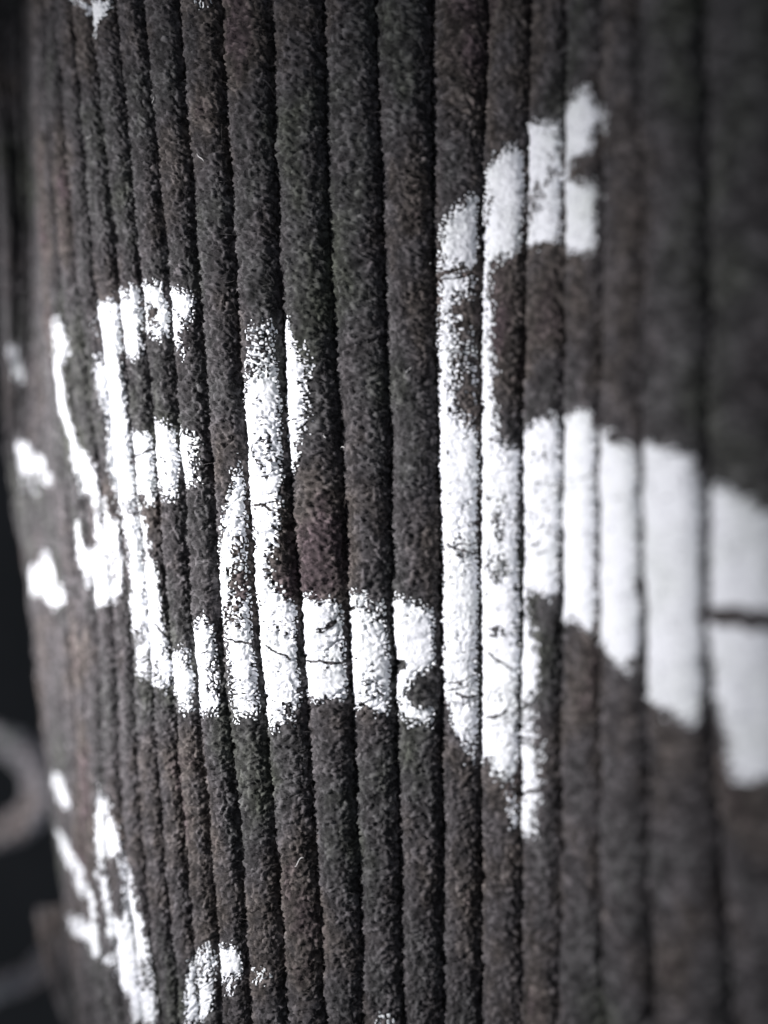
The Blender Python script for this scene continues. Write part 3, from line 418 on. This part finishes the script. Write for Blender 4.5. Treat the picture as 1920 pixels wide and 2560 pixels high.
def pile_material(name, gain, attr=True):
    """Dark dyed cotton pile: grey, brown, olive and plum fibres."""
    m, nt, b = mat_new(name)
    tc = nd(nt, 'ShaderNodeTexCoord')
    n1 = nd(nt, 'ShaderNodeTexNoise', Scale=140.0, Detail=4.0, Roughness=0.6)
    n2 = nd(nt, 'ShaderNodeTexNoise', Scale=900.0, Detail=3.0, Roughness=0.7)
    mp = nd(nt, 'ShaderNodeMapping')
    mp.inputs['Scale'].default_value = (1, 1, 0.55)
    nt.links.new(tc.outputs['Object'], mp.inputs['Vector'])
    nt.links.new(mp.outputs['Vector'], n1.inputs['Vector'])
    nt.links.new(tc.outputs['Object'], n2.inputs['Vector'])
    ramp = nd(nt, 'ShaderNodeValToRGB')
    el = ramp.color_ramp.elements
    stops = [(0.28, (0.064, 0.069, 0.056)), (0.42, (0.068, 0.067, 0.068)), (0.51, (0.071, 0.066, 0.069)),
             (0.60, (0.080, 0.070, 0.065)), (0.70, (0.083, 0.064, 0.069))]
    while len(el) < len(stops):
        el.new(0.5)
    for e, (p, c) in zip(el, stops):
        e.position = p
        e.color = (*[x * gain for x in c], 1)
    nt.links.new(n1.outputs['Fac'], ramp.inputs['Fac'])
    mr = nd(nt, 'ShaderNodeMapRange')
    mr.inputs['From Min'].default_value = 0.3; mr.inputs['From Max'].default_value = 0.7
    mr.inputs['To Min'].default_value = 0.50; mr.inputs['To Max'].default_value = 1.55
    nt.links.new(n2.outputs['Fac'], mr.inputs['Value'])
    fac = mr.outputs['Result']
    if attr:
        at = nd(nt, 'ShaderNodeAttribute', attribute_name='tuft')
        mu = nd(nt, 'ShaderNodeMath', operation='MULTIPLY')
        nt.links.new(fac, mu.inputs[0]); nt.links.new(at.outputs['Fac'], mu.inputs[1])
        fac = mu.outputs[0]
    vm = nd(nt, 'ShaderNodeVectorMath', operation='SCALE')
    nt.links.new(ramp.outputs['Color'], vm.inputs[0]); nt.links.new(fac, vm.inputs['Scale'])
    nt.links.new(vm.outputs['Vector'], b.inputs['Base Color'])
    b.inputs['Roughness'].default_value = 0.85
    b.inputs['Specular IOR Level'].default_value = 0.12
    b.inputs['Sheen Weight'].default_value = 0.05
    b.inputs['Sheen Roughness'].default_value = 0.5
    bp = nd(nt, 'ShaderNodeBump', Strength=0.5, Distance=0.00006)
    n3 = nd(nt, 'ShaderNodeTexNoise', Scale=9000.0, Detail=2.0)
    nt.links.new(tc.outputs['Object'], n3.inputs['Vector'])
    nt.links.new(n3.outputs['Fac'], bp.inputs['Height']); nt.links.new(bp.outputs['Normal'], b.inputs['Normal'])
    return m

M_PILE = pile_material('corduroy_pile', 0.88)
M_FUZZ = pile_material('corduroy_fuzz', 1.5, attr=False)
FOLD_MATS = [pile_material('brightened_loop_pile', 6.5), pile_material('brightened_strip_pile', 6.5), pile_material('brightened_hem_pile', 1.5)]  # fold colours raised to stand in for lamp light that misses them
M_BACK = pile_material('corduroy_backing', 0.35, attr=False)

M_INK, nt, b = mat_new('white_print_ink')
tc = nd(nt, 'ShaderNodeTexCoord')
n1 = nd(nt, 'ShaderNodeTexNoise', Scale=2600.0, Detail=4.0, Roughness=0.65)
n2 = nd(nt, 'ShaderNodeTexNoise', Scale=300.0, Detail=3.0)
nt.links.new(tc.outputs['Object'], n1.inputs['Vector']); nt.links.new(tc.outputs['Object'], n2.inputs['Vector'])
r1 = nd(nt, 'ShaderNodeValToRGB')
r1.color_ramp.elements[0].position = 0.33; r1.color_ramp.elements[0].color = (0.44, 0.45, 0.48, 1)
r1.color_ramp.elements[1].position = 0.46; r1.color_ramp.elements[1].color = (0.785, 0.805, 0.84, 1)
nt.links.new(n1.outputs['Fac'], r1.inputs['Fac'])
mx = nd(nt, 'ShaderNodeMix', data_type='RGBA', blend_type='MULTIPLY')
mx.inputs['Factor'].default_value = 1.0
r2 = nd(nt, 'ShaderNodeValToRGB')
r2.color_ramp.elements[0].position = 0.25; r2.color_ramp.elements[0].color = (0.86, 0.875, 0.84, 1)
r2.color_ramp.elements[1].position = 0.55; r2.color_ramp.elements[1].color = (1, 1, 1, 1)
nt.links.new(n2.outputs['Fac'], r2.inputs['Fac'])
nt.links.new(r1.outputs['Color'], mx.inputs['A']); nt.links.new(r2.outputs['Color'], mx.inputs['B'])
nt.links.new(mx.outputs['Result'], b.inputs['Base Color'])
b.inputs['Roughness'].default_value = 0.6
b.inputs['Specular IOR Level'].default_value = 0.3
bp = nd(nt, 'ShaderNodeBump', Strength=0.5, Distance=0.00008)
nt.links.new(n1.outputs['Fac'], bp.inputs['Height']); nt.links.new(bp.outputs['Normal'], b.inputs['Normal'])

M_DARK, nt, b = mat_new('dark_backdrop')
n1 = nd(nt, 'ShaderNodeTexNoise', Scale=30.0, Detail=4.0)
r1 = nd(nt, 'ShaderNodeValToRGB')
r1.color_ramp.elements[0].color = (0.03, 0.032, 0.033, 1); r1.color_ramp.elements[1].color = (0.07, 0.07, 0.072, 1)
nt.links.new(n1.outputs['Fac'], r1.inputs['Fac']); nt.links.new(r1.outputs['Color'], b.inputs['Base Color'])
b.inputs['Roughness'].default_value = 0.9

M_LINT, nt, b = mat_new('pale_lint')
n1 = nd(nt, 'ShaderNodeTexNoise', Scale=900.0)
r1 = nd(nt, 'ShaderNodeValToRGB')
r1.color_ramp.elements[0].color = (0.5, 0.5, 0.5, 1); r1.color_ramp.elements[1].color = (0.75, 0.74, 0.72, 1)
nt.links.new(n1.outputs['Fac'], r1.inputs['Fac']); nt.links.new(r1.outputs['Color'], b.inputs['Base Color'])
b.inputs['Roughness'].default_value = 0.7

# ---------------------------------------------------------------- the backdrop
def backdrop():  # dark sheet added so the bright ambient world stays out of view
    n = 24
    x = np.linspace(-420, 420, n); z = np.linspace(-240, 260, n)
    X, Z = np.meshgrid(x, z, indexing='ij')
    Y = 175 + 14 * fbm(X / 90, Z / 120, 3, 2) + 4e-4 * X ** 2
    me = grid_mesh('backdrop', np.stack([X, Y, Z + LIFT / MM], -1))
    me.materials.append(M_DARK)
    o = link('backdrop', me)
    tag(o, 'added dark sheet far behind the corduroy, hiding the bright world', 'backdrop', kind='structure')
backdrop()

# ---------------------------------------------------------------- the cloth
CP = np.array(CTRL, float) + np.array([0, 0, LIFT / MM])
cloth = bpy.data.objects.new('corduroy_cloth', None)
col.objects.link(cloth)
cloth.location = (0, 0, 0)
tag(cloth, 'dark wide-wale corduroy cloth with cracked white printed letters, filling the picture', 'cloth')

def wale_patch(k, ncol, vs):
    """Smooth pile surface of wale k (ncol+1 columns) with its normals and noise coordinates."""
    w = np.linspace(-1, 1, ncol + 1)
    t = 0.45 * w + 0.55 * np.sin(w * np.pi / 2)
    s = (t + 1) / 2
    h, sw = profile(s)
    us = k + s
    S, N = base_grid(CP, us + sw, vs, K0, ROW0, ROWD)
    # wales are never quite even: girth and lean drift along their length
    girth = 1 + 0.15 * vnoise(vs * 0.11, np.full(vs.shape, k * 3.3), 401) + 0.09 * vnoise(vs * 0.6, np.full(vs.shape, k * 7.7), 403)
    Q = S + N * (h[:, None] * girth[None])[..., None]
    du = np.gradient(Q, axis=0); dw = np.gradient(Q, axis=1)
    n = -np.cross(du, dw)
    n /= np.linalg.norm(n, axis=2, keepdims=True) + 1e-9
    depth = Q[..., 1].mean()
    mid = Q[:, len(vs) // 2]
    a = np.concatenate([[0], np.cumsum(np.linalg.norm(np.diff(mid, axis=0), axis=1))])
    a = a - a[-1] / 2
    A, B = np.meshgrid(a, vs * depth / 57.0, indexing='ij')
    return s, us, h / H_WALE, Q, n, A, B

rng = np.random.default_rng(7)
FOCUS = range(-13, 3)
for k in range(-21, 7):
    sharp = k in FOCUS
    vs = np.arange(-40.0, 41.0, 0.066 if sharp else 0.13)
    s, us, hn, Q, n, A, B = wale_patch(k, 38 if sharp else 24, vs)
    dome, r, edge = tufts(k, A, B)
    d = relief(k, A, B, dome, r)
    cov = coverage(ALL, us, vs, s, k, A, B, hn)
    d = d * (0.35 + 0.65 * smooth(0.0, 0.35, hn))[:, None] - 0.12 * smooth(0.1, 0.8, cov)
    Vx = Q + n * d[..., None]
    tint = 0.42 + 1.45 * r * r
    me = grid_mesh('wale', Vx, attrs={'tuft': tint})
    me.materials.append(M_PILE)
    wo = link('wale', me, cloth)
    # loose fibre ends standing off the pile
    nf = 15000 if sharp else 1500
    fi = rng.integers(1, Vx.shape[0] - 1, nf); fj = rng.integers(1, Vx.shape[1] - 1, nf)
    okf = (cov[fi, fj] < 0.35) & (hn[fi] > 0.3)
    fi, fj = fi[okf], fj[okf]; nf = len(fi)
    p0 = Vx[fi, fj]; nn = n[fi, fj]
    rv = rng.normal(size=(nf, 3)); rv -= (rv * nn).sum(1, keepdims=True) * nn
    rv /= np.linalg.norm(rv, axis=1, keepdims=True)
    rv2 = rng.normal(size=(nf, 3)) * 0.35
    ln = rng.uniform(0.10, 0.36, nf)[:, None]
    ln = np.where(rng.random((nf, 1)) < 0.010, ln * 3.4, ln)
    tt = np.array([0, 0.35, 0.7, 1.0])
    lift = rng.uniform(0.15, 0.7, nf)[:, None]
    pts = np.stack([p0 - nn * 0.03 + ln * (t_ * rv + lift * nn * (t_ - 0.55 * t_ * t_) + rv2 * t_ * t_ * 0.6) for t_ in tt], 1)
    hc = bpy.data.hair_curves.new('fuzz')
    hc.add_curves([4] * nf)
    hc.attributes['position'].data.foreach_set('vector', (pts * MM).astype(np.float32).ravel())
    ra = hc.attributes.new('radius', 'FLOAT', 'POINT')
    ra.data.foreach_set('value', np.tile(np.array([0.010, 0.009, 0.008, 0.003]) * MM, nf).astype(np.float32))
    hc.materials.append(M_FUZZ)
    fo = link('fuzz', hc, wo)
    tag(fo, kind='stuff')

# the woven ground the wales stand on
us = np.arange(-21.0, 7.01, 0.25); vs = np.arange(-40.0, 41.0, 1.0)
S, N = base_grid(CP, us, vs, K0, ROW0, ROWD)
me = grid_mesh('backing', S - N * 0.12)
me.materials.append(M_BACK)
link('backing', me, cloth)

# the white print: a thin cracked film on the pile, one part for each printed shape
for name_, polys in LETTERS.items():
    allp = np.concatenate([np.array(p) for p in polys])
    VV, FF, nv = [], [], 0
    for k in range(int(math.floor(allp[:, 0].min() - 0.3)), int(math.floor(allp[:, 0].max() + 0.3)) + 1):
        if k < -21 or k > 6:
            continue
        sel = allp[(allp[:, 0] > k - 0.6) & (allp[:, 0] < k + 1.6)]
        va, vb = (sel[:, 1].min() - 1.2, sel[:, 1].max() + 1.2) if len(sel) else (allp[:, 1].min(), allp[:, 1].max())
        if name_ in SPAN_ALL:
            va, vb = allp[:, 1].min() - 1, allp[:, 1].max() + 1
        sharp = k in FOCUS
        vs = np.arange(va, vb, 0.046 if sharp else 0.09)
        s, us, hn, Q, n, A, B = wale_patch(k, 60 if sharp else 30, vs)
        dome, r, edge = tufts(k, A, B)
        cov = coverage(SD[name_], us, vs, s, k, A, B, hn)
        thr = 0.06 + 0.50 * r + 0.55 * smooth(0.42, 0.04, edge)
        X = (us * PITCH)[:, None] + 0 * vs[None]; Y = vs[None] + 0 * us[:, None]
        jit = 0.10 * fbm(A * 2.2, B * 2.2, 301, 2)
        for line in CRACKS:
            L = np.array(line)
            if L[:, 0].min() - 0.5 < k + 1 and L[:, 0].max() + 0.5 > k:
                cov = cov - 2.0 * smooth(0.085, 0.03, seg_dist(line, X, Y + jit * 2.5))
        # hairline cracks where the film bends
        q = B + 0.30 * A + 0.5 * vnoise(A * 1.2, B * 1.0, 311 + k)
        hair = np.abs(vnoise(q * 1.15 + 50 * k, A * 0.10, 321 + k))
        cov = cov - 0.9 * smooth(0.020, 0.004, hair) * smooth(0.05, 0.3, vnoise(A * 0.7, B * 0.5, 331 + k))
        on = cov > thr
        keep = (on[:-1, :-1].astype(int) + on[1:, :-1] + on[:-1, 1:] + on[1:, 1:]) >= 3
        if not keep.any():
            continue
        full = smooth(0.7, 1.2, cov)
        d = relief(k, A, B, dome * (1 - 0.8 * full) + 0.62 * full, r * (1 - 0.8 * full) + 0.42 * full, 1 - 0.75 * full)
        d = d * (0.35 + 0.65 * smooth(0.0, 0.35, hn))[:, None] + 0.035
        Vx = Q + n * d[..., None]
        I = np.arange(Vx.shape[0] * Vx.shape[1]).reshape(Vx.shape[:2])
        F = np.stack([I[:-1, :-1], I[:-1, 1:], I[1:, 1:], I[1:, :-1]], -1)[keep]
        VV.append(Vx.reshape(-1, 3)); FF.append(F + nv); nv += I.size
    if not VV:
        continue
    me = quad_mesh('printed_letter', np.concatenate(VV), np.concatenate(FF))
    me.materials.append(M_INK)
    po = link('printed_letter', me, cloth)
    tag(po, LETTER_LABELS[name_])

# ---------------------------------------------------------------- cloth folds behind
def cord(parent, path, rad, seed, mat):
    """One wale of a fold: a rough half-round ridge along a 3-D path (mm)."""
    path = np.array(path, float)
    m = len(path)
    pad = np.vstack([2 * path[0] - path[1], path, 2 * path[-1] - path[-2]])
    tt = np.linspace(1, m, 150)
    c = catmull(pad, np.clip(tt, 1, m - 1e-4))
    tg = np.gradient(c, axis=0); tg /= np.linalg.norm(tg, axis=1, keepdims=True)
    e1 = np.cross(tg, np.array([0, 1.0, 0])); e1 /= np.linalg.norm(e1, axis=1, keepdims=True)
    e2 = np.cross(e1, tg)
    ang = np.linspace(0, 2 * np.pi, 21)
    A, B = np.meshgrid(ang * rad, tt * 12.0, indexing='ij')
    dome, r, edge = tufts(seed, A, B)
    rr = rad + relief(seed, A, B, dome, r)
    V = c[None] + rr[..., None] * (np.cos(ang)[:, None, None] * e1[None] + np.sin(ang)[:, None, None] * e2[None])
    V[-1] = V[0]
    me = grid_mesh('wale', V, attrs={'tuft': 0.42 + 1.45 * r * r})
    me.materials.append(mat)
    return link('wale', me, parent)

for (label, cords), fmat in zip(FOLDS, FOLD_MATS):
    e = bpy.data.objects.new('corduroy_fold', None)
    col.objects.link(e)
    tag(e, label, 'cloth fold')
    for i, (rad, path) in enumerate(cords):
        cord(e, [(x, y, z + LIFT / MM) for x, y, z in path], rad, 60 + i, fmat)

# ---------------------------------------------------------------- lint on the cloth
for i, (u, v, turn, length, label) in enumerate(LINT):
    k = int(math.floor(u))
    vv = np.array([v - 0.2, v, v + 0.2])
    s, us, hn, Q, n, A, B = wale_patch(k, 34, vv)
    j = int(np.argmin(np.abs(us - u)))
    p, nn = Q[j, 1], n[j, 1]
    tv = Q[j, 2] - Q[j, 0]; tv /= np.linalg.norm(tv); tu = np.cross(tv, nn)
    dr = math.cos(turn) * tu + math.sin(turn) * tv
    sd_ = np.cross(nn, dr)
    t = np.linspace(-0.5, 0.5, 14)[:, None]
    c = p + nn * (0.20 + 0.05 * np.sin(6 * t)) + dr * t * length + sd_ * 0.16 * length * (np.sin(4.2 * t + i) + 1.2 * t * t)
    tg = np.gradient(c, axis=0); tg /= np.linalg.norm(tg, axis=1, keepdims=True)
    e1 = np.cross(tg, nn); e1 /= np.linalg.norm(e1, axis=1, keepdims=True); e2 = np.cross(e1, tg)
    ang = np.linspace(0, 2 * np.pi, 9)
    rad = 0.028 * np.sqrt(np.clip(1 - (2 * t) ** 4, 0.02, 1))
    V = c[None] + rad[None] * (np.cos(ang)[:, None, None] * e1[None] + np.sin(ang)[:, None, None] * e2[None])
    V[-1] = V[0]
    me = grid_mesh('lint_fibre', V)
    me.materials.append(M_LINT)
    tag(link('lint_fibre', me), label, 'lint', 'pale lint caught on the pile')
